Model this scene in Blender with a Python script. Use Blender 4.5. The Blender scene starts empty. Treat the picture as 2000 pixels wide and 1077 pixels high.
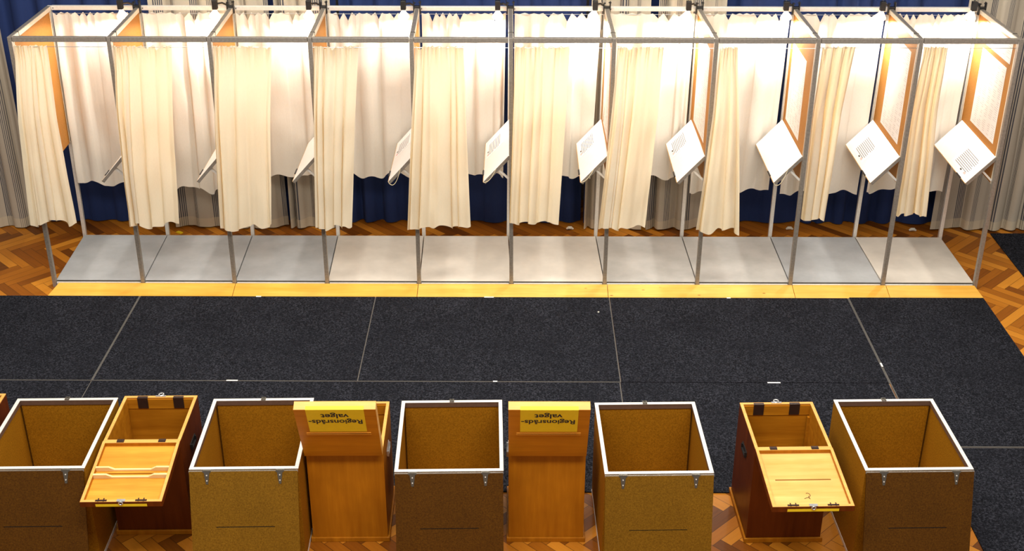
import bpy, math, random
from mathutils import Vector, Matrix, noise
C = bpy.context.scene.collection
PI = math.pi

# ------------------------------------------------------------------ camera
cam_d = bpy.data.cameras.new('camera'); cam = bpy.data.objects.new('camera', cam_d); C.objects.link(cam)
bpy.context.scene.camera = cam
cam_d.sensor_width = 36.0; cam_d.lens = 2459.8/2000*36; cam_d.clip_end = 100
YAW, PIT, ROL = -.0051, .4725, .0008
fw = Vector((math.sin(YAW)*math.cos(PIT), math.cos(YAW)*math.cos(PIT), -math.sin(PIT)))
rt = Vector((math.cos(YAW), -math.sin(YAW), 0)); up = rt.cross(fw)
r2 = rt*math.cos(ROL)+up*math.sin(ROL); u2 = -rt*math.sin(ROL)+up*math.cos(ROL)
m = Matrix((r2, u2, -fw)).transposed().to_4x4(); m.translation = Vector((.045, -8.9068, 4.6608))
cam.matrix_world = m

# ------------------------------------------------------------------ light
w = bpy.data.worlds.new('world'); bpy.context.scene.world = w; w.use_nodes = True
bg = w.node_tree.nodes['Background']; bg.inputs[0].default_value = (1.0, .93, .84, 1); bg.inputs[1].default_value = .27
def area(name, loc, rot, sx, sy, e, col):
    l = bpy.data.lights.new(name, 'AREA'); l.shape = 'RECTANGLE'; l.size = sx; l.size_y = sy; l.energy = e; l.color = col
    o = bpy.data.objects.new(name, l); C.objects.link(o); o.location = loc; o.rotation_euler = rot; return o
area('ceiling_light', (0, -2.2, 6.6), (0, 0, 0), 7, 1.6, 380, (1, .91, .78))
area('ceiling_light', (0, -6.4, 6.4), (math.radians(34), 0, 0), 7, 1.4, 400, (1, .93, .83))
LAMP_W = 27.0
vs = bpy.context.scene.view_settings
vs.view_transform = 'Standard'; vs.look = 'None'; vs.gamma = 1; vs.use_curve_mapping = False; vs.exposure = .35

# ------------------------------------------------------------------ materials
class NT:
    def __init__(s, name):
        s.m = bpy.data.materials.new(name); s.m.use_nodes = True; s.t = s.m.node_tree
        s.b = s.t.nodes['Principled BSDF']; s.out = s.t.nodes['Material Output']
    def n(s, typ, **k):
        o = s.t.nodes.new(typ)
        for a, v in k.items():
            if a.startswith('_'): setattr(o, a[1:], v)
        return o
    def l(s, a, b): s.t.links.new(a, b)
    def coord(s, kind='Object', scale=(1, 1, 1)):
        tc = s.n('ShaderNodeTexCoord'); mp = s.n('ShaderNodeMapping'); mp.inputs['Scale'].default_value = scale
        s.l(tc.outputs[kind], mp.inputs[0]); return mp.outputs[0]
    def noise(s, vec, sc, det=3, rough=.55):
        o = s.n('ShaderNodeTexNoise'); o.inputs['Scale'].default_value = sc; o.inputs['Detail'].default_value = det
        o.inputs['Roughness'].default_value = rough
        if vec is not None: s.l(vec, o.inputs['Vector'])
        return o.outputs[0]
    def ramp(s, fac, stops):
        o = s.n('ShaderNodeValToRGB'); e = o.color_ramp.elements
        e[0].position, e[0].color = stops[0][0], (*stops[0][1], 1); e[1].position, e[1].color = stops[-1][0], (*stops[-1][1], 1)
        for p, c in stops[1:-1]:
            q = e.new(p); q.color = (*c, 1)
        s.l(fac, o.inputs[0]); return o.outputs[0]
    def mix(s, fac, a, b, mode='MIX'):
        o = s.n('ShaderNodeMix'); o.data_type = 'RGBA'; o.blend_type = mode
        for sk, v in ((o.inputs[0], fac), (o.inputs[6], a), (o.inputs[7], b)):
            if hasattr(v, 'links'): s.l(v, sk)
            elif isinstance(v, tuple): sk.default_value = (*v, 1)
            else: sk.default_value = v
        return o.outputs[2]
    def math(s, op, a, b=0.0, c=None):
        o = s.n('ShaderNodeMath'); o.operation = op
        for i, v in enumerate((a, b) if c is None else (a, b, c)):
            if hasattr(v, 'links'): s.l(v, o.inputs[i])
            else: o.inputs[i].default_value = v
        return o.outputs[0]
    def bump(s, h, st, d=.01):
        o = s.n('ShaderNodeBump'); o.inputs['Strength'].default_value = st; o.inputs['Distance'].default_value = d
        s.l(h, o.inputs['Height']); s.l(o.outputs[0], s.b.inputs['Normal']); return o.outputs[0]
    def col(s, c): 
        if hasattr(c, 'links'): s.l(c, s.b.inputs['Base Color'])
        else: s.b.inputs['Base Color'].default_value = (*c, 1)
    def set(s, **k):
        for a, v in k.items(): s.b.inputs[a.replace('_', ' ')].default_value = v
        return s.m

def plain(name, c, rough=.5, metal=0.0, var=.12, sc=30):
    t = NT(name); v = t.coord()
    f = t.noise(v, sc)
    t.col(t.ramp(f, [(.3, tuple(x*(1-var) for x in c)), (.7, tuple(min(1, x*(1+var)) for x in c))]))
    return t.set(Roughness=rough, Metallic=metal)

def wood(name, dark, light, axis='x', rough=.42, knots=False, sc=1.0):
    t = NT(name)
    s = {'x': (1.2, 16, 16), 'y': (16, 1.2, 16), 'z': (16, 16, 1.2)}[axis]
    v = t.coord('Object', tuple(q*sc for q in s))
    f = t.noise(v, 1.6, 5, .62); f2 = t.noise(t.coord('Object', (2.2, 2.2, 2.2)), 2.0, 2)
    c = t.ramp(f, [(.28, dark), (.55, tuple((a+b)/2 for a, b in zip(dark, light))), (.75, light)])
    c = t.mix(t.ramp(f2, [(.35, (0, 0, 0)), (.75, (.35, .35, .35))]), c, tuple(x*.6 for x in dark))
    if knots:
        vo = t.n('ShaderNodeTexVoronoi'); vo.inputs['Scale'].default_value = 1.0
        t.l(t.coord('Object', (5.5, 14, 1)), vo.inputs['Vector'])
        c = t.mix(t.ramp(vo.outputs['Distance'], [(.035, (.9, .9, .9)), (.10, (0, 0, 0))]), c, (.22, .07, .015))
    t.col(c); t.bump(f, .12, .004)
    return t.set(Roughness=rough, Specular_IOR_Level=.25)

def board(name, a, b):            # speckled hardboard
    t = NT(name); v = t.coord()
    f = t.noise(v, 120, 4, .9); g = t.noise(v, 4, 3)
    c = t.ramp(f, [(.36, a), (.64, b)])
    c = t.mix(t.math('MULTIPLY', g, .45), c, tuple(x*.55 for x in a))
    t.col(c); t.bump(f, .1, .002); return t.set(Roughness=.6, Specular_IOR_Level=.15)

def cloth_mat(name, c, trans, tcol, weave=1.0, stripes=False, mixf=.4):
    t = NT(name); v = t.coord('UV')
    nodes = t.t.nodes
    wv = t.noise(t.coord('UV', (900, 900, 1)), 1, 1); big = t.noise(t.coord('UV', (9, 3.5, 1)), 1, 4, .6)
    fine = t.noise(t.coord('UV', (160, 40, 1)), 1, 3, .7)
    base = t.ramp(fine, [(.3, tuple(x*.94 for x in c)), (.7, c)])
    if stripes:
        sep = t.n('ShaderNodeSeparateXYZ'); t.l(v, sep.inputs[0]); U = sep.outputs[0]
        P = .56
        fr = t.math('FRACT', t.math('DIVIDE', U, P))                       # position within the repeat
        ingrp = t.math('LESS_THAN', fr, .125/P)
        ln = t.math('GREATER_THAN', t.math('FRACT', t.math('DIVIDE', t.math('MULTIPLY', fr, P), .0245)), .42)
        k = t.math('MULTIPLY', ingrp, ln)
        fr2 = t.math('FRACT', t.math('ADD', t.math('DIVIDE', U, P), .5))
        k2 = t.math('MULTIPLY', t.math('LESS_THAN', fr2, .07/P), t.math('GREATER_THAN', t.math('FRACT', t.math('DIVIDE', fr2, .014/P)), .6))
        base = t.mix(t.math('MULTIPLY', t.math('MAXIMUM', k, k2), .9), base, (.025, .035, .065))
        hem = t.math('LESS_THAN', sep.outputs[1], .085)
        base = t.mix(t.math('MULTIPLY', hem, .35), base, (.72, .62, .42))
    t.col(base); t.set(Roughness=.9)
    bn = t.bump(t.math('ADD', t.math('MULTIPLY', big, 1.0), t.math('MULTIPLY', fine, .05)), .35, .010)
    tr = t.n('ShaderNodeBsdfTranslucent'); tr.inputs[0].default_value = (*tcol, 1); t.l(bn, tr.inputs['Normal'])
    mx = t.n('ShaderNodeMixShader'); mx.inputs[0].default_value = trans
    t.l(t.b.outputs[0], mx.inputs[1]); t.l(tr.outputs[0], mx.inputs[2]); t.l(mx.outputs[0], t.out.inputs['Surface'])
    return t.m

def carpet_mat():
    t = NT('charcoal_carpet'); v = t.coord()
    f = t.noise(v, 75, 4, 1.0); g = t.noise(v, 3.2, 4, .65)
    c = t.ramp(f, [(.40, (.002, .0025, .004)), (.50, (.010, .011, .016)), (.62, (.062, .066, .088))])
    c = t.mix(t.ramp(g, [(.4, (0, 0, 0)), (.7, (.55, .55, .55))]), c, (.010, .011, .016))
    t.col(c); t.bump(f, .7, .01); return t.set(Roughness=1.0, Specular_IOR_Level=.1)

def parquet_mat():
    t = NT('parquet'); at = t.n('ShaderNodeAttribute'); at.attribute_name = 'tone'
    uv = t.n('ShaderNodeUVMap'); sep = t.n('ShaderNodeSeparateXYZ'); t.l(uv.outputs[0], sep.inputs[0])
    mp = t.n('ShaderNodeMapping'); mp.inputs['Scale'].default_value = (3, 60, 1); t.l(uv.outputs[0], mp.inputs[0])
    g = t.noise(mp.outputs[0], 1.0, 4, .6)
    f = t.math('ADD', t.math('MULTIPLY', at.outputs['Fac'], .8), t.math('MULTIPLY', g, .28))
    c = t.ramp(f, [(.06, (.085, .024, .002)), (.34, (.24, .070, .004)), (.62, (.42, .145, .010)), (.98, (.62, .25, .024))])
    # joints
    e = t.math('MINIMUM', sep.outputs[1], t.math('SUBTRACT', .075, sep.outputs[1]))
    e2 = t.math('MINIMUM', sep.outputs[0], t.math('SUBTRACT', .45, sep.outputs[0]))
    e = t.math('LESS_THAN', t.math('MINIMUM', e, e2), .0016)
    c = t.mix(t.math('MULTIPLY', e, .8), c, (.03, .010, .002))
    t.col(c); return t.set(Roughness=.42, Specular_IOR_Level=.25)

M = {}
M['alu'] = plain('brushed_aluminium', (.34, .31, .275), .45, .55, .15, 60)
M['alu_white'] = plain('pale_aluminium', (.80, .78, .74), .35, .25, .06, 60)
M['alu_dark'] = plain('dull_metal', (.16, .15, .13), .4, .8)
M['steel'] = plain('zinc_steel', (.62, .64, .66), .3, .8)
M['dark_metal'] = plain('dark_bronze_metal', (.045, .025, .02), .4, .5)
M['black'] = plain('black_plastic', (.012, .012, .013), .45)
M['rubber'] = plain('grey_rubber_edge', (.10, .095, .09), .8)
M['panel'] = board('brown_hardboard', (.46, .20, .045), (.62, .30, .075))
M['trim'] = plain('cream_painted_edge', (.80, .72, .58), .5, 0, .05)
M['shelf'] = plain('white_laminate', (.86, .86, .85), .4, 0, .02)
M['shelf_edge'] = wood('plywood_edge', (.45, .25, .07), (.70, .46, .18), 'y')
M['paper'] = plain('white_paper', (.90, .90, .90), .7, 0, .02)
M['ink'] = plain('grey_print', (.13, .13, .15), .8)
M['ink_black'] = plain('black_print', (.02, .02, .02), .8)
M['red_print'] = plain('pink_print', (.85, .45, .45), .8)
M['string'] = plain('cream_string', (.75, .66, .45), .9)
M['front_cloth'] = cloth_mat('ivory_cotton', (.90, .85, .70), .36, (.95, .72, .36))
M['back_cloth'] = cloth_mat('white_cotton', (.90, .87, .80), .20, (.88, .72, .50))
M['linen'] = cloth_mat('striped_linen', (.50, .45, .37), .04, (.5, .45, .35), stripes=True)
M['velvet'] = cloth_mat('navy_blue_curtain', (.009, .028, .125), .02, (.02, .04, .12))
M['vinyl_grey'] = plain('cool_grey_vinyl', (.36, .38, .40), .7, 0, .10, 6)
M['vinyl_pale'] = plain('warm_pale_vinyl', (.58, .55, .50), .7, 0, .09, 5)
M['vinyl_mid'] = plain('mid_grey_vinyl', (.44, .44, .43), .7, 0, .10, 6)
M['ramp'] = wood('yellow_pine', (.72, .38, .05), (.92, .60, .16), 'x', .4, knots=True, sc=.8)
M['ramp_plain'] = wood('golden_pine', (.74, .37, .04), (.90, .55, .12), 'x', .4, sc=.8)
M['carpet'] = carpet_mat()
M['parquet'] = parquet_mat()
M['board'] = board('tan_hardboard', (.125, .056, .002), (.27, .135, .009))
M['board_dark'] = board('dark_hardboard', (.050, .017, .0008), (.125, .050, .003))
M['board_in'] = board('inner_hardboard', (.23, .090, .003), (.50, .215, .010))
M['honey'] = wood('honey_stained_wood', (.34, .110, .003), (.50, .185, .007), 'z')
M['honey_lid_lit'] = wood('brightened_honey_lid_wood', (.46, .165, .005), (.62, .25, .010), 'x')  # lighter copy of the honey wood: brightness painted in, the face tilts down
M['mahogany'] = wood('mahogany_stained_wood', (.085, .014, .0008), (.16, .032, .002), 'z')
M['inner'] = wood('inner_box_wood', (.32, .110, .004), (.54, .22, .012), 'x')
M['pale'] = wood('pale_birch_rim', (.66, .33, .075), (.80, .46, .14), 'x')
M['lidpale'] = wood('pale_lid_wood', (.66, .35, .085), (.80, .50, .17), 'x')
M['lidorange'] = wood('orange_lid_wood', (.60, .23, .020), (.82, .37, .045), 'x')
M['skirt'] = plain('dull_brown_edging', (.13, .07, .045), .6)
M['rail_wood'] = wood('cream_rail_wood', (.80, .56, .24), (.92, .72, .38), 'x')
M['yellow'] = plain('yellow_paper', (.80, .60, .012), .6, 0, .03)
M['wall'] = plain('wall_paint', (.35, .33, .30), .9)
M['fluff'] = plain('off_white_scrap', (.7, .68, .6), .8)
def emis(name, c, s):
    t = NT(name); t.b.inputs['Emission Color'].default_value = (*c, 1); t.b.inputs['Emission Strength'].default_value = s
    t.col((.9, .9, .88)); return t.m
M['glow'] = emis('lit_bulb_glass', (1, .93, .80), 9.0)
M['frost'] = emis('white_reflector', (1, .95, .88), .5)

# ------------------------------------------------------------------ mesh helpers
class MB:
    def __init__(s): s.v = []; s.f = []; s.uv = None
    def add(s, vs_, fs, mt=None):
        k = len(s.v)
        s.v += [tuple((mt @ Vector(p)) if mt else p) for p in vs_]; s.f += [tuple(i+k for i in f) for f in fs]; return s
    def box(s, x0, x1, y0, y1, z0, z1, mt=None):
        p = [(x, y, z) for z in (z0, z1) for y in (y0, y1) for x in (x0, x1)]
        return s.add(p, [(0, 2, 3, 1), (4, 5, 7, 6), (0, 1, 5, 4), (2, 6, 7, 3), (0, 4, 6, 2), (1, 3, 7, 5)], mt)
    def beam(s, a, b, w_, h, upv=(0, 0, 1)):     # rectangular bar from a to b, w_ across, h along upv
        a, b = Vector(a), Vector(b); d = (b-a).normalized(); u = Vector(upv); u = (u-d*u.dot(d)).normalized(); r = d.cross(u)
        p = []
        for q in (a, b):
            for i, j in ((-1, -1), (1, -1), (1, 1), (-1, 1)): p.append(tuple(q+r*(i*w_/2)+u*(j*h/2)))
        return s.add(p, [(3, 2, 1, 0), (4, 5, 6, 7), (0, 1, 5, 4), (1, 2, 6, 5), (2, 3, 7, 6), (3, 0, 4, 7)])
    def tube(s, pts, rad, n=8, close=True):
        pts = [Vector(p) for p in pts]; k = len(s.v); prev = None
        for i, p in enumerate(pts):
            d = (pts[min(i+1, len(pts)-1)]-pts[max(i-1, 0)]).normalized()
            u = d.orthogonal().normalized() if prev is None else (prev-d*prev.dot(d)).normalized()
            prev = u; r = d.cross(u); rr = rad[i] if isinstance(rad, (list, tuple)) else rad
            for j in range(n): a = 2*PI*j/n; s.v.append(tuple(p+(u*math.cos(a)+r*math.sin(a))*rr))
        for i in range(len(pts)-1):
            for j in range(n): s.f.append((k+i*n+j, k+i*n+(j+1) % n, k+(i+1)*n+(j+1) % n, k+(i+1)*n+j))
        if close: s.f.append(tuple(range(k+n-1, k-1, -1))); s.f.append(tuple(k+(len(pts)-1)*n+j for j in range(n)))
        return s
    def ring_frame(s, x0, x1, y0, y1, z0, z1, t, mt=None):   # rectangular frame, mitre free
        s.box(x0, x1, y0, y0+t, z0, z1, mt); s.box(x0, x1, y1-t, y1, z0, z1, mt)
        s.box(x0, x0+t, y0+t, y1-t, z0, z1, mt); s.box(x1-t, x1, y0+t, y1-t, z0, z1, mt); return s
    def slotted(s, x0, x1, y0, y1, z0, z1, sx0, sx1, sy0, sy1, mt=None):  # board with a through slot
        s.box(x0, x1, y0, sy0, z0, z1, mt); s.box(x0, x1, sy1, y1, z0, z1, mt)
        s.box(x0, sx0, sy0, sy1, z0, z1, mt); s.box(sx1, x1, sy0, sy1, z0, z1, mt); return s
    def build(s, name, mat, parent=None, bevel=0, smooth=False):
        me = bpy.data.meshes.new(name); me.from_pydata(s.v, [], s.f); me.update(); me.materials.append(mat)
        if smooth:
            for p in me.polygons: p.use_smooth = True
        o = bpy.data.objects.new(name, me); C.objects.link(o)
        if parent: o.parent = parent
        if bevel:
            b = o.modifiers.new('bevel', 'BEVEL'); b.width = bevel; b.segments = 2; b.limit_method = 'ANGLE'
        return o
def tag(o, label=None, cat=None, group=None, kind=None):
    if label: o['label'] = label
    if cat: o['category'] = cat
    if group: o['group'] = group
    if kind: o['kind'] = kind
    return o
def empty(name, loc, label, cat, group=None, rz=0):
    o = bpy.data.objects.new(name, None); C.objects.link(o); o.location = loc; o.rotation_euler = (0, 0, rz)
    o.empty_display_size = .1; return tag(o, label, cat, group)
ORD = ['first', 'second', 'third', 'fourth', 'fifth', 'sixth', 'seventh', 'eighth', 'ninth', 'tenth']

# ------------------------------------------------------------------ setting
def herringbone():
    L, Wd = .45, .075; n = round(L/Wd); me = bpy.data.meshes.new('floor')
    V, F, UV, T = [], [], [], []; R_ = random.Random(4)
    ca, sa = math.cos(-PI/4), math.sin(-PI/4)
    def quad(cx0, cy0, ax, ay_, l, w_):     # origin, along axis
        k = len(V); bx, by = -ay_, ax
        P = [(cx0, cy0), (cx0+ax*l, cy0+ay_*l), (cx0+ax*l+bx*w_, cy0+ay_*l+by*w_), (cx0+bx*w_, cy0+by*w_)]
        Q = [(x*ca-y*sa, x*sa+y*ca) for x, y in P]
        mx = sum(q[0] for q in Q)/4; my = sum(q[1] for q in Q)/4
        if not (-7.4 < mx < 7.4 and -5.2 < my < 1.9): return
        V.extend((q[0], q[1], 0) for q in Q); F.append((k, k+1, k+2, k+3)); UV.extend([(0, 0), (l, 0), (l, w_), (0, w_)])
        T.append(R_.random()**1.25)
    L = n*Wd
    # herringbone lattice in grid units: horizontal plank (0..n,0..1), vertical plank beside it; step (1,1)... and (n,-n)
    for a in range(-260, 261):
        for b in range(-16, 17):
            x0 = a*Wd+b*n*Wd; y0 = a*Wd-b*n*Wd
            if abs(x0)+abs(y0) > 20: continue
            quad(x0, y0, 1, 0, L, Wd)                   # horizontal plank
            quad(x0+Wd, y0+Wd, 0, 1, L, Wd)                  # upright plank
    me.from_pydata(V, [], F); uvl = me.uv_layers.new(name='UVMap')
    for i, q in enumerate(UV): uvl.data[i].uv = q
    at = me.attributes.new('tone', 'FLOAT', 'FACE')
    for i, t in enumerate(T): at.data[i].value = t
    me.materials.append(M['parquet']); me.update()
    o = bpy.data.objects.new('floor', me); C.objects.link(o); tag(o, kind='structure')
herringbone()
MB().box(-7.5, 7.5, 1.75, 1.85, 0, 5.0).build('wall_back', M['wall']).__setitem__('kind', 'structure')

# ------------------------------------------------------------------ cloth
def cloth(name, mat, parent, y0, xt, xb, zt, zb, n, amp, seed, ease=1.0, drift=.6, full=1.6, nu=140, nv=60,
          scallop=None, hem=.012, amp_top=.45, over=.3, ruffle=0.0, flat=0.0, crease=False, y1=None, irr=.8, tilt_hem=0.0):
    R_ = random.Random(seed); so = R_.uniform(0, 50); y1 = y0 if y1 is None else y1
    kn = max(3, int(round(2*n)))                       # alternating crests and valleys of uneven width
    wd = [math.exp(R_.gauss(0, irr*.6)) for _ in range(kn)]; tot = sum(wd); ks = [0]
    for q in wd: ks.append(ks[-1]+q/tot)
    hs = [(1 if q % 2 else -1)*R_.uniform(.45, 1.0) for q in range(kn+1)]
    hb = [h*R_.uniform(.6, 1.35) for h in hs]
    def fold(p, v):
        p = min(max(p, 0), .99999); k = 0
        while ks[k+1] < p: k += 1
        t = (p-ks[k])/(ks[k+1]-ks[k]); t = t*t*(3-2*t)
        return (hs[k]*(1-t)+hs[k+1]*t)*(1-v)+(hb[k]*(1-t)+hb[k+1]*t)*v
    me = bpy.data.meshes.new(name); V = []; UVs = []; F = []
    H = zt-zb; W_ = (abs(xt[1]-xt[0])+abs(xb[1]-xb[0]))/2*full
    dips = None
    if scallop:
        m_, dmax = scallop; dips = [dmax*(.12+.88*R_.random()**3.6) for _ in range(m_)]
    for j in range(nv+1):
        v = j/nv
        for i in range(nu+1):
            u = i/nu; p = u**ease
            wob = .035*drift*noise.noise(Vector((u*2.3+so, v*1.3, seed*1.7)))*min(1, v*3)
            a = amp*(amp_top+(1-amp_top)*min(1, v*1.5))
            a *= 1-flat*min(1, max(0, (u-.25)*2.2))
            h = fold(p+wob, v)
            if crease: h = 1.15-2.15*(max(0, (1-h)/2))**.42      # broad crests towards the room, narrow deep valleys
            else: h = math.copysign(abs(h)**.75, h)
            q = min(1, v/.42); q = q*q*(3-2*q)
            y = y0*(1-q)+y1*q + a*(h+.16*noise.noise(Vector((p*n*3+so, v*2, 3.3))))
            y += .010*noise.noise(Vector((u*4+so, v*5, 9.1)))
            edge = min(1, u*8, (1-u)*8)
            x = (xt[0]+(xt[1]-xt[0])*u)*(1-v)+(xb[0]+(xb[1]-xb[0])*u)*v + over*a*fold(p+wob+.25/kn, v)*edge
            z = zt-H*v
            if dips:
                t = u*len(dips); k = min(int(t), len(dips)-1); fr = t-k
                dip = dips[k]*(1-abs(2*fr-1))**1.15
                z -= dip*max(0, 1-v*9); y -= dip*.35*max(0, 1-v*9)
            if ruffle and v < .16:
                q = (1-v/.16)
                z += ruffle*.5*noise.noise(Vector((p*22+so, 1.1, seed)))*q
                g = ruffle*math.sin(p*n*14+5*noise.noise(Vector((p*7, seed, 0))))
                y += g*q*q; x += .4*ruffle*math.cos(p*n*14)*q*edge
            if v > .6: z += (hem*1.3*noise.noise(Vector((u*5+so, 7.7, seed)))-hem*.5*h+tilt_hem*(u-.5))*((v-.6)/.4)**2
            V.append((x, y, z)); UVs.append((u*W_+so, z-zb))
    w1 = nu+1
    for j in range(nv):
        for i in range(nu): F.append((j*w1+i, (j+1)*w1+i, (j+1)*w1+i+1, j*w1+i+1))
    me.from_pydata(V, [], F); ul = me.uv_layers.new(name='UVMap')
    for lp in me.loops: ul.data[lp.index].uv = UVs[lp.vertex_index]
    for p in me.polygons: p.use_smooth = True
    me.materials.append(mat); me.update()
    o = bpy.data.objects.new(name, me); C.objects.link(o)
    if parent: o.parent = parent
    return o

# hall drapes: blue ones behind, striped linen ones in front, all hung from one track
track = MB().box(-6.9, 6.9, 1.04, 1.32, 3.36, 3.40)
for x in (-5, -2.5, 0, 2.5, 5): track.box(x-.02, x+.02, 1.30, 1.76, 3.365, 3.395)
tag(track.build('curtain_track', M['alu']), 'long ceiling-high track that carries the blue and linen drapes', 'curtain track')
for k, (x0, x1, lab) in enumerate([(-4.35, -2.6, 'navy blue drape behind the leftmost booths'),
        (-2.55, -1.45, 'navy blue drape mostly hidden by striped linen behind the third booth'),
        (-1.42, .60, 'wide navy blue drape behind the middle booths'),
        (.62, 1.62, 'navy blue drape glimpsed between the two linen drapes right of the middle'),
        (1.62, 3.75, 'navy blue drape behind the eighth and ninth booths')]):
    o = cloth('blue_drape', M['velvet'], None, 1.245, (x0, x1), (x0, x1), 3.358, .012, (x1-x0)*4.2, .040, 11+k,
              nu=int(120*(x1-x0)), nv=24, hem=.004, amp_top=.9, full=1.5)
    tag(o, lab, 'curtain', 'navy blue hall drapes')
for k, (x0, x1, lab) in enumerate([(-5.3, -4.17, 'striped linen drape at the far left edge of the picture'),
        (-2.93, -1.99, 'striped linen drape behind the second and third booths'),
        (-1.92, -1.49, 'narrow striped linen drape behind the third and fourth booths'),
        (.64, 1.10, 'striped linen drape behind the sixth booth and its writing shelf'),
        (1.18, 1.71, 'striped linen drape behind the seventh booth'),
        (3.66, 5.3, 'striped linen drape at the far right beside the last booth')]):
    o = cloth('linen_drape', M['linen'], None, 1.115, (x0, x1), (x0-.02, x1+.02), 3.358, .012, (x1-x0)*6.0, .045, 31+k,
              nu=int(200*(x1-x0)), nv=24, hem=.006, amp_top=.9, full=1.9, over=.45)
    tag(o, lab, 'curtain', 'striped linen hall drapes')

# ------------------------------------------------------------------ carpets
def mat_rug(x0, x1, y0, y1, lab, edges='lrfb'):
    o = empty('floor_mat', ((x0+x1)/2, (y0+y1)/2, 0), lab, 'floor mat', 'charcoal floor mats')
    hx, hy = (x1-x0)/2-.0008, (y1-y0)/2-.0008; b = .008
    l_, r_, f_, k_ = (b if c in edges else 0 for c in 'lrfb')
    MB().box(-hx+l_, hx-r_, -hy+f_, hy-k_, 0, .009).build('carpet_pile', M['carpet'], o)
    e = MB()
    if l_: e.box(-hx, -hx+b, -hy, hy, 0, .006)
    if r_: e.box(hx-b, hx, -hy, hy, 0, .006)
    if f_: e.box(-hx+l_, hx-r_, -hy, -hy+b, 0, .006)
    if k_: e.box(-hx+l_, hx-r_, hy-b, hy, 0, .006)
    if e.v: e.build('rubber_edge', M['rubber'], o)
    return o
xs = [-4.80, -2.925, -1.075, .768, 2.638]
names = ['leftmost', 'second from the left', 'middle', 'fourth from the left']
for i in range(4):
    mat_rug(xs[i], xs[i+1], -1.43, -.178, 'charcoal floor mat, %s in the row along the booth ramp' % names[i], ['rf', 'lf', 'lrf', 'r'][i])
for i in range(4):
    mat_rug(xs[i]-.005, xs[i+1]-.005, -2.69, -1.437, 'charcoal floor mat, %s in the row beside the ballot boxes' % names[i], ['', 'l', 'r', 'r'][i])
mat_rug(2.6385, 3.70, -2.20, -.165, 'charcoal floor mat laid lengthwise at the right end of the row along the ramp', 'lf')
mat_rug(2.70, 4.2, -4.1, -2.205, 'charcoal floor mat beside the last ballot box on the right', 'b')
mat_rug(4.15, 5.4, -.25, 1.03, 'charcoal floor mat at the far right beyond the parquet strip', '')
for k, (x, y, l, rz, lab) in enumerate([(-1.945, -1.43, .08, 0, 'white tape on the mat seam in the left half'), (-.11, -1.43, .03, 0, 'short white tape on the mat seam below the middle mat'),
        (1.83, -1.435, .09, 0, 'white tape on the mat seam in the right half'), (2.64, -1.19, .05, PI/2, 'white tape on the slanting seam of the right mats'),
        (-.18, -.183, .075, 0, 'white tape against the ramp in front of the middle booths'), (1.70, -.183, .03, 0, 'small white tape against the ramp below the eighth booth'),
        (-1.99, -.183, .04, 0, 'small white tape against the ramp below the third booth')]):
    o = MB().box(-l/2, l/2, -.006, .006, 0, .002).build('tape_strip', M['paper']); o.location = (x, y, .0092); o.rotation_euler.z = rz
    tag(o, lab, 'tape', 'white tape strips')
o = MB().tube([(0, 0, 0), (.006, .002, .004), (.010, 0, 0)], .005).build('paper_scrap', M['fluff']); o.location = (.66, -.43, .013)
tag(o, 'tiny white scrap lying on the middle mat', 'scrap')

# ------------------------------------------------------------------ booth floor and ramp
FBx = [-3.648, -2.941, -2.210, -1.472, -.740, -.006, .736, 1.471, 2.211, 2.947, 3.680]
FTx = [-3.647, -2.928, -2.199, -1.468, -.731, -.009, .739, 1.480, 2.219, 2.960, 3.679]
BBx = [-3.683, -2.966, -2.235, -1.500, -.762, -.036, .712, 1.451, 2.208, 2.933, 3.668]
BTx = [-3.661, -2.953, -2.217, -1.487, -.752, -.019, .738, 1.463, 2.218, 2.966, 3.673]
ZP = .045; ZT = 2.045; YB = .893
vin = ['vinyl_grey', 'vinyl_grey', 'vinyl_grey', 'vinyl_pale', 'vinyl_pale', 'vinyl_pale', 'vinyl_mid', 'vinyl_mid', 'vinyl_grey', 'vinyl_pale']
adj = {'vinyl_grey': 'cool grey', 'vinyl_pale': 'pale beige', 'vinyl_mid': 'mid grey'}
for i in range(10):
    g = .004
    fl_, fr_ = FBx[i]+g, FBx[i+1]-g; bl, br = BBx[i]+g, BBx[i+1]-g
    P = [(fl_, .022, 0), (fr_, .022, 0), (br, .868, 0), (bl, .868, 0)]
    mb = MB().add([(x, y, z) for z in (.004, ZP) for x, y, _ in P], [(3, 2, 1, 0), (4, 5, 6, 7), (0, 1, 5, 4), (1, 2, 6, 5), (2, 3, 7, 6), (3, 0, 4, 7)])
    o = mb.build('floor_panel', M[vin[i]], bevel=.002)
    tag(o, '%s raised floor panel of the %s booth from the left' % (adj[vin[i]], ORD[i]), 'floor panel', 'raised booth floor panels')
jx = [(-3.655, -3.610), (-2.200,)*2, (-.746,)*2, (.757,)*2, (2.225,)*2, (2.968,)*2, (3.705, 3.672)]
rl = ['leftmost golden pine ramp board, its left end cut at an angle', 'golden pine ramp board below the third and fourth booths', 'knotty yellow pine ramp board below the fifth and sixth booths',
      'knotty yellow pine ramp board below the seventh and eighth booths', 'short golden pine ramp board below the ninth booth', 'short pine ramp board at the right end below the last booth']
for i in range(6):
    a, a2 = jx[i]; b, b2 = jx[i+1]
    P = [(a+.002, -.172, 0), (b-.002, -.172, 0), (b2-.002, -.020, 0), (a2+.002, -.020, 0), (a+.002, -.172, .007), (b-.002, -.172, .007), (b2-.002, -.020, .042), (a2+.002, -.020, .042)]
    o = MB().add(P, [(3, 2, 1, 0), (4, 5, 6, 7), (0, 1, 5, 4), (1, 2, 6, 5), (2, 3, 7, 6), (3, 0, 4, 7)]).build('ramp_board', M['ramp' if i in (2, 3) else 'ramp_plain'], bevel=.0015)
    tag(o, rl[i], 'ramp', 'pine ramp boards along the booths')

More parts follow.
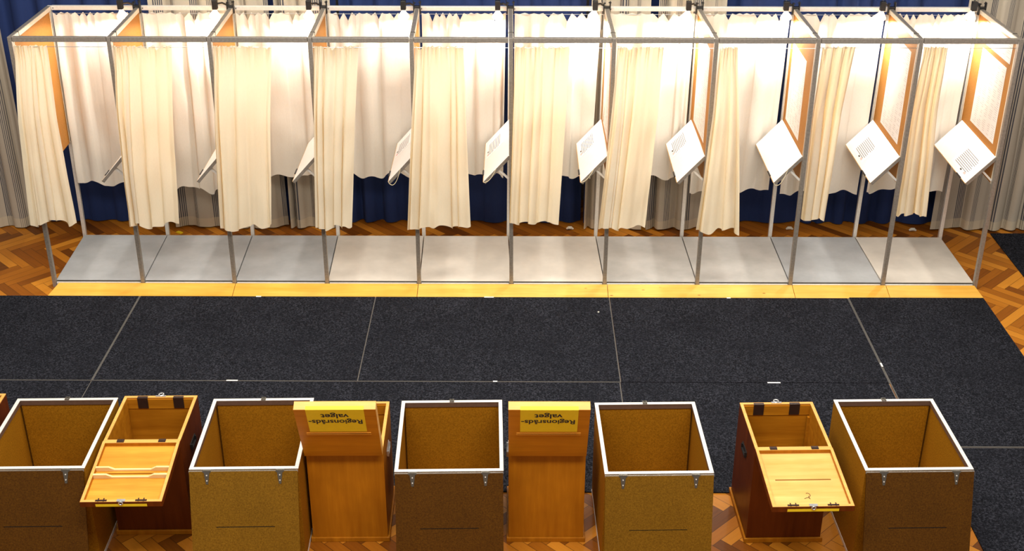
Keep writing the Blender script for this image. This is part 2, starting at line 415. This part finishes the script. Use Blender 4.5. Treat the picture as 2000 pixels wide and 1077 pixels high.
# ------------------------------------------------------------------ booths
SH_Y0, SH_Y1, PHI, SW = .012, .822, math.radians(48), .290
FRONT_TOP = [(-3.620, -3.384), (-2.900, -2.477), (-2.171, -1.751), (-1.440, -1.118), (-.703, -.355), (.022, .418), (.768, 1.101), (1.509, 1.632), (2.250, 2.492), (2.990, 3.163)]
FRONT_BOT = [(-3.700, -3.356), (-2.941, -2.562), (-2.245, -1.852), (-1.513, -1.235), (-.805, -.319), (-.021, .357), (.663, 1.025), (1.410, 1.747), (2.250, 2.441), (2.985, 3.234)]
FRONT_ZB = [.590, .575, .56, .565, .57, .60, .555, .54, .56, .60]
BACK_ZB = [.53, .47, .60, .61, .625, .60, .60, .475, .465, .475]
for i in range(10):
    lab = ['leftmost aluminium-framed voting booth', 'second aluminium voting booth from the left', 'third aluminium voting booth from the left',
           'fourth aluminium voting booth from the left', 'fifth voting booth from the left, near the middle of the row', 'sixth voting booth from the left, just right of the middle',
           'fourth voting booth from the right end of the row', 'third voting booth from the right end of the row', 'second voting booth from the right end of the row',
           'rightmost voting booth with its whole writing shelf showing'][i]
    B = empty('voting_booth', (FBx[i], 0, 0), lab, 'voting booth', 'row of voting booths'); ox = FBx[i]
    X = lambda v: v-ox
    for e in ((0, 1) if i == 0 else (1,)):
        k = i+e
        MB().beam((X(FBx[k]), 0, 0), (X(FTx[k]), 0, ZT), .030, .034, (0, 1, 0)).build('post', M['alu'], B, bevel=.002)
        MB().beam((X(BBx[k]), YB, 0), (X(BTx[k]), YB, ZT-.012), .030, .030, (0, 1, 0)).build('post', M['alu_white'], B, bevel=.002)
        sr = MB().beam((X(FTx[k]), .018, ZT-.017), (X(BTx[k]), YB-.017, ZT-.027), .030, .034).build('side_rail', M['alu'], B, bevel=.002)
        MB().box(X(FTx[k])-.018, X(FTx[k])+.018, .13, .137, ZT-.037, ZT+.002).build('rail_joint', M['alu_dark'], sr)
        for sgn in (-1, 1):
            MB().beam((X(FTx[k])+sgn*.0165, .02, ZT-.020), (X(BTx[k])+sgn*.0165, YB-.02, ZT-.030), .003, .030).build('side_rail_facing', M['trim'], sr)
        # hardboard divider with pale edge strips
        xm0, xm1 = X(FTx[k]), X(BTx[k]); zl, zh = .895, ZT-.042
        q0, q1 = X(FBx[k])*.45+X(FTx[k])*.55, X(BBx[k])*.45+X(BTx[k])*.55
        pn = MB().add([(q0-.006, .020, zl), (q0+.006, .020, zl), (q1+.006, .874, zl), (q1-.006, .874, zl),
                       (xm0-.006, .020, zh), (xm0+.006, .020, zh), (xm1+.006, .874, zh), (xm1-.006, .874, zh)],
                      [(3, 2, 1, 0), (4, 5, 6, 7), (0, 1, 5, 4), (1, 2, 6, 5), (2, 3, 7, 6), (3, 0, 4, 7)]).build('divider_panel', M['panel'], B)
        for sgn in (-1, 1):
            MB().beam((q0+sgn*.009, .030, zl), (xm0+sgn*.009, .030, zh), .005, .022, (0, 1, 0)).build('panel_edging', M['trim'], pn)
            MB().beam((q1+sgn*.009, .864, zl), (xm1+sgn*.009, .864, zh), .005, .022, (0, 1, 0)).build('panel_edging', M['trim'], pn)
    # rails of this booth
    MB().beam((X(FTx[i])+.0185, 0, ZT-.018), (X(FTx[i+1])-.0185, 0, ZT-.018), .034, .036).build('front_rail', M['alu'], B, bevel=.002)
    br_ = MB().beam((X(BTx[i])+.0185, YB, ZT-.027), (X(BTx[i+1])-.0185, YB, ZT-.027), .030, .034).build('back_rail', M['alu_white'], B, bevel=.002)
    MB().box(X(BTx[i])+.030, X(BTx[i])+.037, YB-.018, YB-.014, ZT-.030, ZT-.023).build('rail_screw', M['black'], br_)
    fr_ = MB().box(X(FBx[i])+.0185, X(FBx[i+1])-.0185, -.012, .018, 0, .043).build('base_rail', M['alu_white'], B, bevel=.002)
    MB().box(X(FBx[i])+.0185, X(FBx[i+1])-.0185, -.002, .020, .0432, .0455).build('rail_groove', M['alu_dark'], fr_)
    # sloping writing shelf hinged on the divider at the right
    k = i+1; hx = X((FBx[k]+FTx[k])/2)-.020; hz = 1.124
    mt = Matrix.Translation((hx, 0, hz)) @ Matrix.Rotation(-PHI, 4, 'Y')   # local -x runs down the slope
    bd = MB().box(-SW, 0, SH_Y0, SH_Y1, -.014, 0, mt).build('writing_shelf', M['shelf'], B, bevel=.0015)
    MB().box(-SW-.004, -SW, SH_Y0, SH_Y1, -.014, .001, mt).build('shelf_lip', M['shelf_edge'], bd)
    MB().box(-SW, .0, SH_Y0-.005, SH_Y0-.0005, -.024, -.001, mt).build('shelf_rail', M['alu'], bd)
    bc = MB().beam(tuple(mt @ Vector((-SW*.48, SH_Y0+.012, -.018))), (hx+.006, SH_Y0+.012, .925), .014, .016, (0, 1, 0))
    bc.beam(tuple(mt @ Vector((-SW*.48, SH_Y1-.03, -.018))), (hx+.006, SH_Y1-.08, .925), .014, .016, (0, 1, 0))
    bc.build('support_arm', M['alu_white'], bd)
    MB().box(-SW-.007, -SW+.004, .12+.02*(i % 3), .215+.02*(i % 3), -.012, .008, mt).build('pen_clip', M['black'], bd)
    wm = Matrix.Translation((ox, 0, 0)) @ mt
    # notice sheets lying on the shelves
    NA = {3: .30, 4: .30, 5: .27, 6: .25, 8: .37, 9: .70}
    if i in NA:
        yc = SH_Y1-(SH_Y1-SH_Y0)*NA[i]; hl = .15 if i == 9 else .125
        sh = MB().box(-.262, -.065, yc-hl-.03, yc+hl+.03, .0006, .0016, wm).build('notice_sheet', M['paper'])
        tag(sh, 'white printed notice on the writing shelf of the %s booth from the left' % ORD[i], 'notice sheet', 'notices on the writing shelves')
        tx = MB()
        for q in range(9):
            a = -.235+.0155*q; ll = hl*(1 if q % 4 else .86)
            tx.box(a-.0026, a+.0026, yc-ll, yc+hl*.9, .0017, .0020, wm)
        tx.build('printed_text', M['ink'], sh)
        MB().box(-.255, -.243, yc-.05, yc-.02, .0017, .0021, wm).build('printed_mark', M['ink_black'], sh)
        MB().box(-.256, -.240, yc-hl+.01, yc-hl+.05, .0017, .0021, wm).build('printed_mark', M['red_print'], sh)
    # candidate lists pinned on the divider
    PO = {9: [(.14, .665, 1.178, 1.780), (.10, .66, 1.820, 1.985)], 8: [(.16, .660, 1.165, 1.895)], 7: [(.26, .76, 1.155, 1.790)], 6: [(.18, .70, 1.165, 1.90)], 5: [(.18, .70, 1.165, 1.90)]}
    for q, (ya, yb, za, zb_) in enumerate(PO.get(i, [])):
        def px(y, z): 
            t = (y-.02)/.854; f_ = (z-.895)/(ZT-.042-.895)
            qa = (FBx[k]*.45+FTx[k]*.55)*(1-f_)+FTx[k]*f_; qb = (BBx[k]*.45+BTx[k]*.55)*(1-f_)+BTx[k]*f_
            return qa*(1-t)+qb*t-.0066
        def sheet(mb, ya, yb, za, zb_, off=0.0, th=.0012):
            P = []
            for dx in (0, -th):
                for y, z in ((ya, za), (yb, za), (yb, zb_), (ya, zb_)): P.append((px(y, z)+dx-off, y, z))
            mb.add(P, [(0, 1, 2, 3), (7, 6, 5, 4), (0, 4, 5, 1), (1, 5, 6, 2), (2, 6, 7, 3), (3, 7, 4, 0)])
        ps = MB(); sheet(ps, ya, yb, za, zb_); ps = ps.build('candidate_list', M['paper'])
        tag(ps, ('large white list on the divider in the %s booth from the left' if q == 0 else 'smaller white sheet above the large list in the %s booth from the left') % ORD[i], 'poster', 'lists pinned on the booth dividers')
        tx = MB(); R_ = random.Random(i*7+q); cols = 5; nl = int((zb_-za)/.016)-2
        for c_ in range(cols):
            c0 = ya+.02+(yb-ya-.04)*c_/cols; cw = (yb-ya-.04)/cols*.8
            for r_ in range(nl):
                if R_.random() < .25: continue
                z = zb_-.03-r_*.016; sheet(tx, c0, c0+cw*R_.uniform(.4, 1), z-.0011, z, .0014, .0003)
        tx.build('printed_text', M['ink'], ps)
    # curtains
    YC = (-.012 if i < 8 else .006); front = i < 8     # these hang in front of their post, the others stay behind it
    fc = cloth('booth_curtain', M['front_cloth'], None, YC, FRONT_TOP[i], FRONT_BOT[i], 1.985, FRONT_ZB[i],
               [4.5, 6, 6, 5.5, 5.5, 5, 4.5, 3, 3.5, 4.5][i], .050, 101+i*3, y1=-.088 if front else .088,
               crease=True, flat=[.3, .6, .6, .55, .45, .5, .4, 0, 0, 0][i], ease=[.7, .5, .5, .55, .65, .6, .75, .95, .8, .95][i], drift=1.0, full=2.0, nu=260, nv=90, scallop=(6, .035), ruffle=.010, hem=.042, over=.45, amp_top=.22, irr=1.0)
    desc = ['cream front curtain gathered at the left end of the booth row', 'wide cream front curtain of the second booth from the left', 'wide cream front curtain of the third booth from the left',
            'cream front curtain of the fourth booth, deeply pleated on its left', 'cream front curtain of the fifth booth from the left', 'cream front curtain of the sixth booth, just right of the middle',
            'cream front curtain of the seventh booth from the left', 'narrow bunched cream front curtain of the eighth booth', 'narrow cream front curtain of the ninth booth', 'tightly bunched cream front curtain of the rightmost booth'][i]
    MB().tube([(FTx[i]+.0185, YC-.0, 1.972), (FTx[i+1]-.0185, YC, 1.972)], .0022, 6).build('curtain_wire', M['steel'], fc)
    tag(fc, desc, 'curtain', 'front curtains of the booths')
    bcu = cloth('booth_curtain', M['back_cloth'], None, .862, (BTx[i]+.034, BTx[i+1]-.030-.007*(i % 3)), (BBx[i]+.036, BBx[i+1]-.044-.02*(i % 2)), 1.990, BACK_ZB[i],
                [4, 4, 3, 3.5, 3.5, 4, 3, 3, 3, 3][i], .028, 201+i*5, y1=.858, ease=1.0, drift=.8, full=1.35, nu=220, nv=80, scallop=([11, 9, 11, 11, 12, 9, 8, 12, 10, 13][i], .07), hem=.045, over=.4, amp_top=.3, irr=1.0)
    MB().tube([(BTx[i]+.0215, .862, 1.980), (BTx[i+1]-.0215, .862, 1.980)], .0022, 6).build('curtain_wire', M['steel'], bcu)
    tag(bcu, 'white back curtain closing the rear of the %s booth from the left' % ORD[i], 'curtain', 'back curtains of the booths')
    # clamp lamp on the back corner at the right of the booth
    lx, ly = BTx[k], YB-.045
    tilt = [-.1, .12, .05, .0, .0, .15, .12, -.08, .1, .2][i]
    Lm = empty('clamp_lamp', (lx, ly, ZT-.006), 'black clamp lamp at the right back corner of the %s booth from the left' % ORD[i], 'lamp', 'clamp lamps on the booths')
    c_ = MB().box(-.0205, .0205, -.022, .012, .000, .012).box(-.029, -.0205, -.022, .012, -.05, .040).box(.0205, .029, -.022, .012, -.05, .050).box(-.030, -.010, -.010, .004, .03, .040).box(.012, .034, -.01, .004, .036, .044)
    c_.build('clamp', M['black'], Lm, bevel=.002)
    MB().tube([(-.02, -.005, .012), (-.055, -.035, .040), (-.098, -.085, .045)], .0075).build('arm', M['black'], Lm)
    ax_ = -.098
    MB().box(ax_-.020, ax_+.020, -.122, -.078, .008, .080).build('socket', M['black'], Lm, bevel=.004)
    prof = [(.014, -.018), (.018, -.032), (.030, -.050), (.042, -.066), (.046, -.078), (.044, -.086)]
    bb = MB(); n_ = 20
    for r_, z in prof:
        for a in range(n_): bb.v.append((r_*math.cos(2*PI*a/n_), r_*math.sin(2*PI*a/n_), z))
    for j in range(len(prof)-1):
        for a in range(n_): bb.f.append((j*n_+a, (j+1)*n_+a, (j+1)*n_+(a+1) % n_, j*n_+(a+1) % n_))
    bulb = bb.build('reflector_bulb', M['frost'], Lm, smooth=True); bulb.location = (ax_, -.100, .028); bulb.rotation_euler = (tilt*.6, tilt, 0)
    gl = MB(); 
    for j, (r_, z) in enumerate([(.044, -.086), (.030, -.093), (.012, -.096)]):
        for a in range(n_): gl.v.append((r_*math.cos(2*PI*a/n_), r_*math.sin(2*PI*a/n_), z))
    for j in range(2):
        for a in range(n_): gl.f.append((j*n_+a, (j+1)*n_+a, (j+1)*n_+(a+1) % n_, j*n_+(a+1) % n_))
    gl.f.append(tuple(2*n_+a for a in range(n_)))
    gl.build('bulb_face', M['glow'], bulb, smooth=True)
    MB().tube([(ax_, -.10, .078), (ax_-.02, -.07, .12), (ax_+.02, .0, .125), (ax_+.06, .07, .06), (ax_+.07, .078, -.02), (ax_+.07, .080, -.2)], .003, 6).build('power_cord', M['black'], Lm)
    ld = bpy.data.lights.new('bulb_light', 'SPOT'); ld.energy = LAMP_W*[.9, 1.1, .85, .5, 1.0, 1.25, 1.2, 1.15, 1.1, 1.2][i]; ld.color = (1, .93, .83); ld.spot_size = math.radians(179); ld.spot_blend = .12; ld.shadow_soft_size = .035
    lo = bpy.data.objects.new('bulb_light', ld); C.objects.link(lo); lo.parent = Lm; lo.location = (ax_, -.105, -.078); lo.rotation_euler = (math.radians(-15), 0, 0)

# strings hanging from some shelves
def cord(pts, lab):
    tag(MB().tube(pts, .0022, 6).build('pen_string', M['string']), lab, 'string', 'strings hanging from the shelves')
def shelf_pt(i, y, d):   # point at slope distance d from the hinge
    hx = (FBx[i+1]+FTx[i+1])/2-.020
    return (hx-d*math.cos(PHI), y, 1.124-d*math.sin(PHI))
for i, lab, sw in ((3, 'cream string looping under the shelf of the fourth booth', 1), (5, 'short cream string at the low corner of the sixth booth shelf', .4), (7, 'cream string looping below the shelf of the eighth booth', .9), (4, 'cream string dangling behind the shelf of the fifth booth', .5)):
    a = Vector(shelf_pt(i, .012, SW)); b = Vector(shelf_pt(i, .012, SW*.5))
    pts = []
    for q in range(13):
        t = q/12; p = a.lerp(b, t); p.z -= .07*sw*math.sin(PI*t)**.8; p.y = .006; pts.append(tuple(p))
    cord(pts, lab)
o = MB().box(-.03, .03, -.015, .015, 0, .006).box(-.01, .03, -.013, .013, .006, .010).build('paper_scrap', M['yellow']); o.location = (-2.90, 1.01, .0); o.rotation_euler.z = -.6
tag(o, 'small yellow scrap on the parquet behind the second booth', 'scrap')
for k, (x, y, l) in enumerate([(.50, 1.09, 'left of the linen drape behind the sixth booth'), (2.42, 1.10, 'behind the ninth booth'), (3.49, 1.08, 'behind the rightmost booth')]):
    o = MB().tube([(-.03, 0, .012), (-.012, 0, .022), (.01, 0, .022), (.03, 0, .010)], [.008, .014, .014, .007]).build('paper_scrap', M['fluff']); o.location = (x, y, 0)
    tag(o, 'crumpled white scrap on the floor ' + l, 'scrap', 'white scraps below the drapes')

# ------------------------------------------------------------------ aluminium-edged hardboard ballot boxes
def metal_box(x, y, rz, lean, body_m, lid_m, lab, W_=.582, D_=.695, H_=.645):
    o = empty('ballot_box', (x, y, 0), lab, 'ballot box', 'large aluminium-edged ballot boxes', rz)   # origin: centre of the base
    hx, hy, t = W_/2, D_/2, .008
    MB().box(-hx+.006, hx-.006, -hy+.006, hy-.006, .004, .012).box(-hx, -hx+t, -hy, hy, .02, H_-.004).box(hx-t, hx, -hy, hy, .02, H_-.004)\
        .box(-hx+t, hx-t, -hy, -hy+t, .02, H_-.004).box(-hx+t, hx-t, hy-t, hy, .02, H_-.004).build('body', M[body_m], o)
    MB().ring_frame(-hx-.003, hx+.003, -hy-.003, hy+.003, H_-.005, H_, .021).build('top_rim', M['alu_white'], o, bevel=.0012)
    MB().ring_frame(-hx-.002, hx+.002, -hy-.002, hy+.002, 0, .022, .012).build('base_edge', M['alu_white'], o)
    for sx in (-1, 1):
        for sy in (-1, 1):
            xa, xb_ = sorted((sx*(hx-.0095), sx*(hx-.0165))); ya, yb = sorted((sy*(hy-.0085), sy*(hy-.012)))
            MB().box(xa, xb_, ya, yb, .022, H_-.037).build('corner_strip', M['board_dark'], o)
    MB().ring_frame(-hx+.0085, hx-.0085, -hy+.0085, hy-.0085, H_-.036, H_-.0055, .006).build('inner_skirt', M['skirt'], o)
    l = MB().box(-.012, .012, hy-.006, hy+.006, H_-.018, H_+.002).ring_frame(-.013, .013, hy-.020, hy+.010, H_+.001, H_+.005, .005)
    l.build('lock_eye', M['alu_dark'], o)
    # lid swung right over, hanging in front with its foot on the floor
    L = (H_-.012)/math.cos(lean)-.004
    mt = Matrix.Translation((0, -hy-.012, H_-.008)) @ Matrix.Rotation(-lean, 4, 'X')   # local -z runs down the lid, -y faces out
    lid = MB()
    z0, z1 = -L, 0; s0, s1 = -.318, -.312; sw = .158
    lid.box(-hx, hx, -.008, 0, z0, s0, mt); lid.box(-hx, hx, -.008, 0, s1, z1, mt)
    lid.box(-hx, -sw, -.008, 0, s0, s1, mt); lid.box(sw, hx, -.008, 0, s0, s1, mt)
    lid = lid.build('lid', M[lid_m], o)
    MB().box(-sw+.001, sw-.001, -.003, -.001, s0, s1, mt).build('slot', M['black'], lid)
    MB().box(-hx-.002, hx+.002, -.006, .002, -.006, .004, mt).build('lid_edging', M['alu'], lid)
    for sx in (-1, 1):
        c = sx*(hx-.095)
        h = MB().add([(c-.015, -.0105, -.002), (c+.015, -.0105, -.002), (c+.006, -.0105, -.070), (c-.006, -.0105, -.070),
                      (c-.015, -.0082, -.002), (c+.015, -.0082, -.002), (c+.006, -.0082, -.070), (c-.006, -.0082, -.070)],
                     [(0, 1, 2, 3), (7, 6, 5, 4), (0, 4, 5, 1), (1, 5, 6, 2), (2, 6, 7, 3), (3, 7, 4, 0)], mt)
        h.box(c-.022, c+.022, -.010, .012, -.004, .006, mt)
        h = h.build('hinge', M['alu_dark'], lid)
        s = MB()
        for dz in (-.020, -.050): s.tube([mt @ Vector((c, -.0100, dz)), mt @ Vector((c, -.0125, dz))], .0035, 8)
        s.build('screw', M['alu_white'], h)
    return o
MBX = [(-2.590, -3.003, 17, 'board_in', 'board_dark', 'large white-rimmed hardboard ballot box at the left, cut by the picture edge'),
       (-1.437, -2.998, 17, 'board_in', 'board', 'large white-rimmed hardboard ballot box left of the first yellow-labelled wooden box'),
       (-.330, -3.012, 15, 'board_in', 'board_dark', 'large white-rimmed hardboard ballot box between the two yellow-labelled wooden boxes'),
       (.799, -3.025, 13, 'board_in', 'board', 'large white-rimmed hardboard ballot box right of the second yellow-labelled wooden box'),
       (2.204, -2.983, 17, 'board_in', 'board_dark', 'large white-rimmed hardboard ballot box at the right end of the row')]
for x, y, ln, b, l, lab in MBX: metal_box(x, y, math.radians(1.4), math.radians(ln), b, l, lab)

# ------------------------------------------------------------------ wooden ballot boxes
FONT_CACHE = {}
def text_mesh(s, size):
    c = bpy.data.curves.new('t', 'FONT'); c.body = s; c.size = size; c.align_x = 'CENTER'; c.extrude = .0; c.offset = size*.022
    o = bpy.data.objects.new('t', c); C.objects.link(o); bpy.context.view_layer.update()
    me = bpy.data.meshes.new_from_object(o.evaluated_get(bpy.context.evaluated_depsgraph_get())); C.objects.unlink(o); bpy.data.objects.remove(o)
    return me
def wood_box(x, y, rz, theta, kind, lab, W_=.428, D_=.470, H_=.645, T=.034, grp=None):
    o = empty('wooden_ballot_box', (x, y, 0), lab, 'ballot box', grp, rz)
    hx, hy, t = W_/2, D_/2, .018
    out = M['honey'] if kind == 'G' else M['mahogany']
    MB().box(-hx, -hx+t*.5, -hy, hy, .006, H_-.006).box(hx-t*.5, hx, -hy, hy, .006, H_-.006).box(-hx+t*.5, hx-t*.5, -hy, -hy+t*.5, .006, H_-.006)\
        .box(-hx+t*.5, hx-t*.5, hy-t*.5, hy, .006, H_-.006).build('body', out, o)
    MB().box(-hx+t*.5, -hx+t, -hy+t*.5, hy-t*.5, .006, H_-.006).box(hx-t, hx-t*.5, -hy+t*.5, hy-t*.5, .006, H_-.006).box(-hx+t, hx-t, -hy+t*.5, -hy+t, .006, H_-.006)\
        .box(-hx+t, hx-t, hy-t, hy-t*.5, .006, H_-.006).box(-hx+t, hx-t, -hy+t, hy-t, .006, .018).box(-hx+t, hx-t, hy-t-.006, hy-t, H_-.075, H_-.012)\
        .box(hx-t-.012, hx-t, hy-t-.03, hy-t-.007, .02, H_-.08).build('lining', M['inner'], o)
    MB().ring_frame(-hx, hx, -hy, hy, H_-.0065, H_, t).build('top_rim', M['pale'], o, bevel=.001)
    MB().ring_frame(-hx-.012, hx+.012, -hy-.012, hy+.012, 0, .030, .012).build('plinth', M['honey'], o, bevel=.003)
    for sx in (-1, 1):
        c = sx*hx
        MB().box(c-.004, c+.004, -.06, .06, H_-.175, H_-.150).box(min(c, c+sx*.012), max(c, c+sx*.012), -.045, .045, H_-.190, H_-.180).box(min(c, c+sx*.012), max(c, c+sx*.012), -.05, -.042, H_-.19, H_-.155)\
            .box(min(c, c+sx*.012), max(c, c+sx*.012), .042, .05, H_-.19, H_-.155).build('side_handle', M['steel'] if kind == 'G' else M['black'], o)
    for sx in (-1, 1):
        MB().box(sx*.105-.030, sx*.105+.030, hy-t-.010, hy-t-.006, H_-.070, H_-.001).box(sx*.105-.030, sx*.105+.030, hy-t-.010, hy-t*.3, H_-.001, H_+.001).build('catch_plate', M['dark_metal'], o)
    n = 12
    if kind != 'G':
        rp = [(.014*math.cos(2*PI*a/n), hy+.006+.014*math.sin(2*PI*a/n), H_+.004) for a in range(n+1)]
        MB().tube(rp, .004, 6).box(-.030, .030, hy-.014, hy-.002, H_, H_+.004).build('hasp', M['steel'], o)
    # lid, built closed: hinge line along the front top edge
    Lr = bpy.data.objects.new('lid', None)
    lidm = {'F1': 'lidorange', 'F2': 'lidpale', 'G': 'honey', 'F0': 'lidorange'}[kind]
    LD = D_+.008; tp = .010
    sl = (LD*.49, LD*.49+.010)
    lid = MB().slotted(-hx+.012, hx-.012, .012, LD-.012, T-tp-.0004, T-.0006, -.150, .150, *sl).build('lid', M[lidm], o)
    lid.location = (0, -hy-.001, H_+.003); lid.rotation_euler = (theta, 0, 0)
    if kind == 'G': MB().slotted(-hx, hx, 0, LD, T-.0006, T+.0004, -.150, .150, *sl).build('lid_face', M['honey_lid_lit'], lid)
    else: MB().slotted(-hx, hx, 0, LD, T-.0006, T+.0014, -.150, .150, *sl).build('lid_face', M['mahogany'], lid)
    MB().ring_frame(-hx, hx, 0, LD, .001, T-.0007, .016).build('lid_frame', M['honey' if kind != 'G' else 'pale'], lid, bevel=.001)
    MB().ring_frame(-hx, hx, 0, LD, 0, .001, .016).build('lid_rim', M['pale'], lid)
    if kind != 'G':
        MB().box(-hx-.0005, hx+.0005, LD, LD+.002, .001, T).box(hx, hx+.002, 0, LD, .001, T).box(-hx-.002, -hx, 0, LD, .001, T).build('lid_outer_side', M['mahogany'], lid)
    for sx in (-1, 1):
        MB().box(sx*.115-.020, sx*.115+.020, -.012, .013, -.0035, -.0005).tube([(sx*.115-.02, -.001, -.003), (sx*.115+.02, -.001, -.003)], .003, 8).build('hinge', M['dark_metal'] if kind != 'G' else M['pale'], lid)
        c = MB().box(sx*.105-.030, sx*.105+.030, LD-.014, LD-.003, -.003, -.0002)
        for dx in (-.014, .014): c.box(sx*.105+dx-.003, sx*.105+dx+.003, LD-.022, LD-.001, -.006, -.003)
        if kind != 'G': c.build('catch', M['dark_metal'], lid)
    if kind != 'G':
        rp = [(.010*math.cos(2*PI*a/n), LD+.006, -.002+.0+.010*math.sin(2*PI*a/n)) for a in range(n+1)]
        rp = [(x_, y_+0.0, z_+.008) for x_, y_, z_ in rp]
        MB().tube(rp, .0035, 6).box(-.022, .022, LD-.016, LD+.002, -.004, -.001).build('hasp_plate', M['steel'], lid)
        MB().box(-.135, .135, LD+.0022, LD+.0030, T*.45, T*.95).build('yellow_strip', M['yellow'], lid)
    if kind == 'F1' or kind == 'F0':
        for s0 in (LD*.445, LD*.565):          # two notched rails either side of the slot
            P = [(-hx+.016, -.002), (-.128, -.002), (-.098, .014), (.098, .014), (.128, -.002), (hx-.016, -.002)]
            r_ = MB()
            for a, b in zip(P[:-1], P[1:]):
                r_.add([(a[0], s0-.006, a[1]), (b[0], s0-.006, b[1]), (b[0], s0+.006, b[1]), (a[0], s0+.006, a[1]),
                        (a[0], s0-.006, T-tp), (b[0], s0-.006, T-tp), (b[0], s0+.006, T-tp), (a[0], s0+.006, T-tp)],
                       [(3, 2, 1, 0), (4, 5, 6, 7), (0, 1, 5, 4), (1, 2, 6, 5), (2, 3, 7, 6), (3, 0, 4, 7)])
            r_.build('slot_rail', M['rail_wood'], lid)
    if kind == 'F2':                             # pencil squiggle on the inside
        pts = [(-.022, .385), (-.030, .372), (-.022, .362), (-.006, .362), (-.016, .372), (-.010, .388), (.004, .396), (.004, .408), (-.004, .415), (.014, .404), (.034, .412)]
        pts = [(.010, .350), (.000, .348), (-.008, .356), (-.010, .368), (-.004, .376), (.000, .372), (.002, .384), (-.004, .396), (-.002, .384), (.010, .384), (.026, .392)]
        MB().tube([(-a, b, T-tp-.002) for a, b in pts], .0013, 5).build('pencil_mark', M['dark_metal'], lid)
    if kind == 'G':
        MB().box(-.172, .172, sl[1]+.001, sl[1]+.005, T+.0004, T+.004).box(-.172, .172, sl[0]-.005, sl[0]-.001, T+.0004, T+.004).build('slot_moulding', M['lidorange'], lid)
        lb = MB().box(-.152, .152, LD*.545, LD+.0008, T+.0008, T+.0022).box(-.152, .152, LD+.0008, LD+.0022, T*.60, T+.0022).build('yellow_label', M['yellow'], lid)
        for s, yy, size in (('valget', LD*.915, .062), ('Regionsråds-', LD*.795, .060)):
            me = text_mesh(s, size); me.materials.clear(); me.materials.append(M['ink_black'])
            tO = bpy.data.objects.new('lettering', me); C.objects.link(tO); tO.parent = lb
            tO.location = (-.004, yy, T+.0028); tO.rotation_euler = (0, 0, PI)
            tO.scale = (.92 if s[0] == 'R' else 1.0, .95, 1)
    return o
RD = math.radians
wood_box(-3.190, -2.845, RD(1.2), RD(184), 'F0', 'wooden ballot box at the far left edge, only one corner showing', grp='wooden ballot boxes')
wood_box(-2.052, -2.858, RD(1.2), RD(187), 'F1', 'open mahogany ballot box with two notched rails inside its lid', grp='wooden ballot boxes')
wood_box(-.914, -2.915, RD(.9), RD(115), 'G', 'honey-coloured ballot box with a yellow label on its lid, left one of the two', T=.052, grp='wooden ballot boxes')
wood_box(.210, -2.910, RD(.3), RD(115), 'G', 'honey-coloured ballot box with a yellow label on its lid, right one near the centre', T=.052, grp='wooden ballot boxes')
wood_box(1.567, -2.905, RD(1.6), RD(184), 'F2', 'open mahogany ballot box with pale lid showing a bare slot and pencil squiggle', grp='wooden ballot boxes')
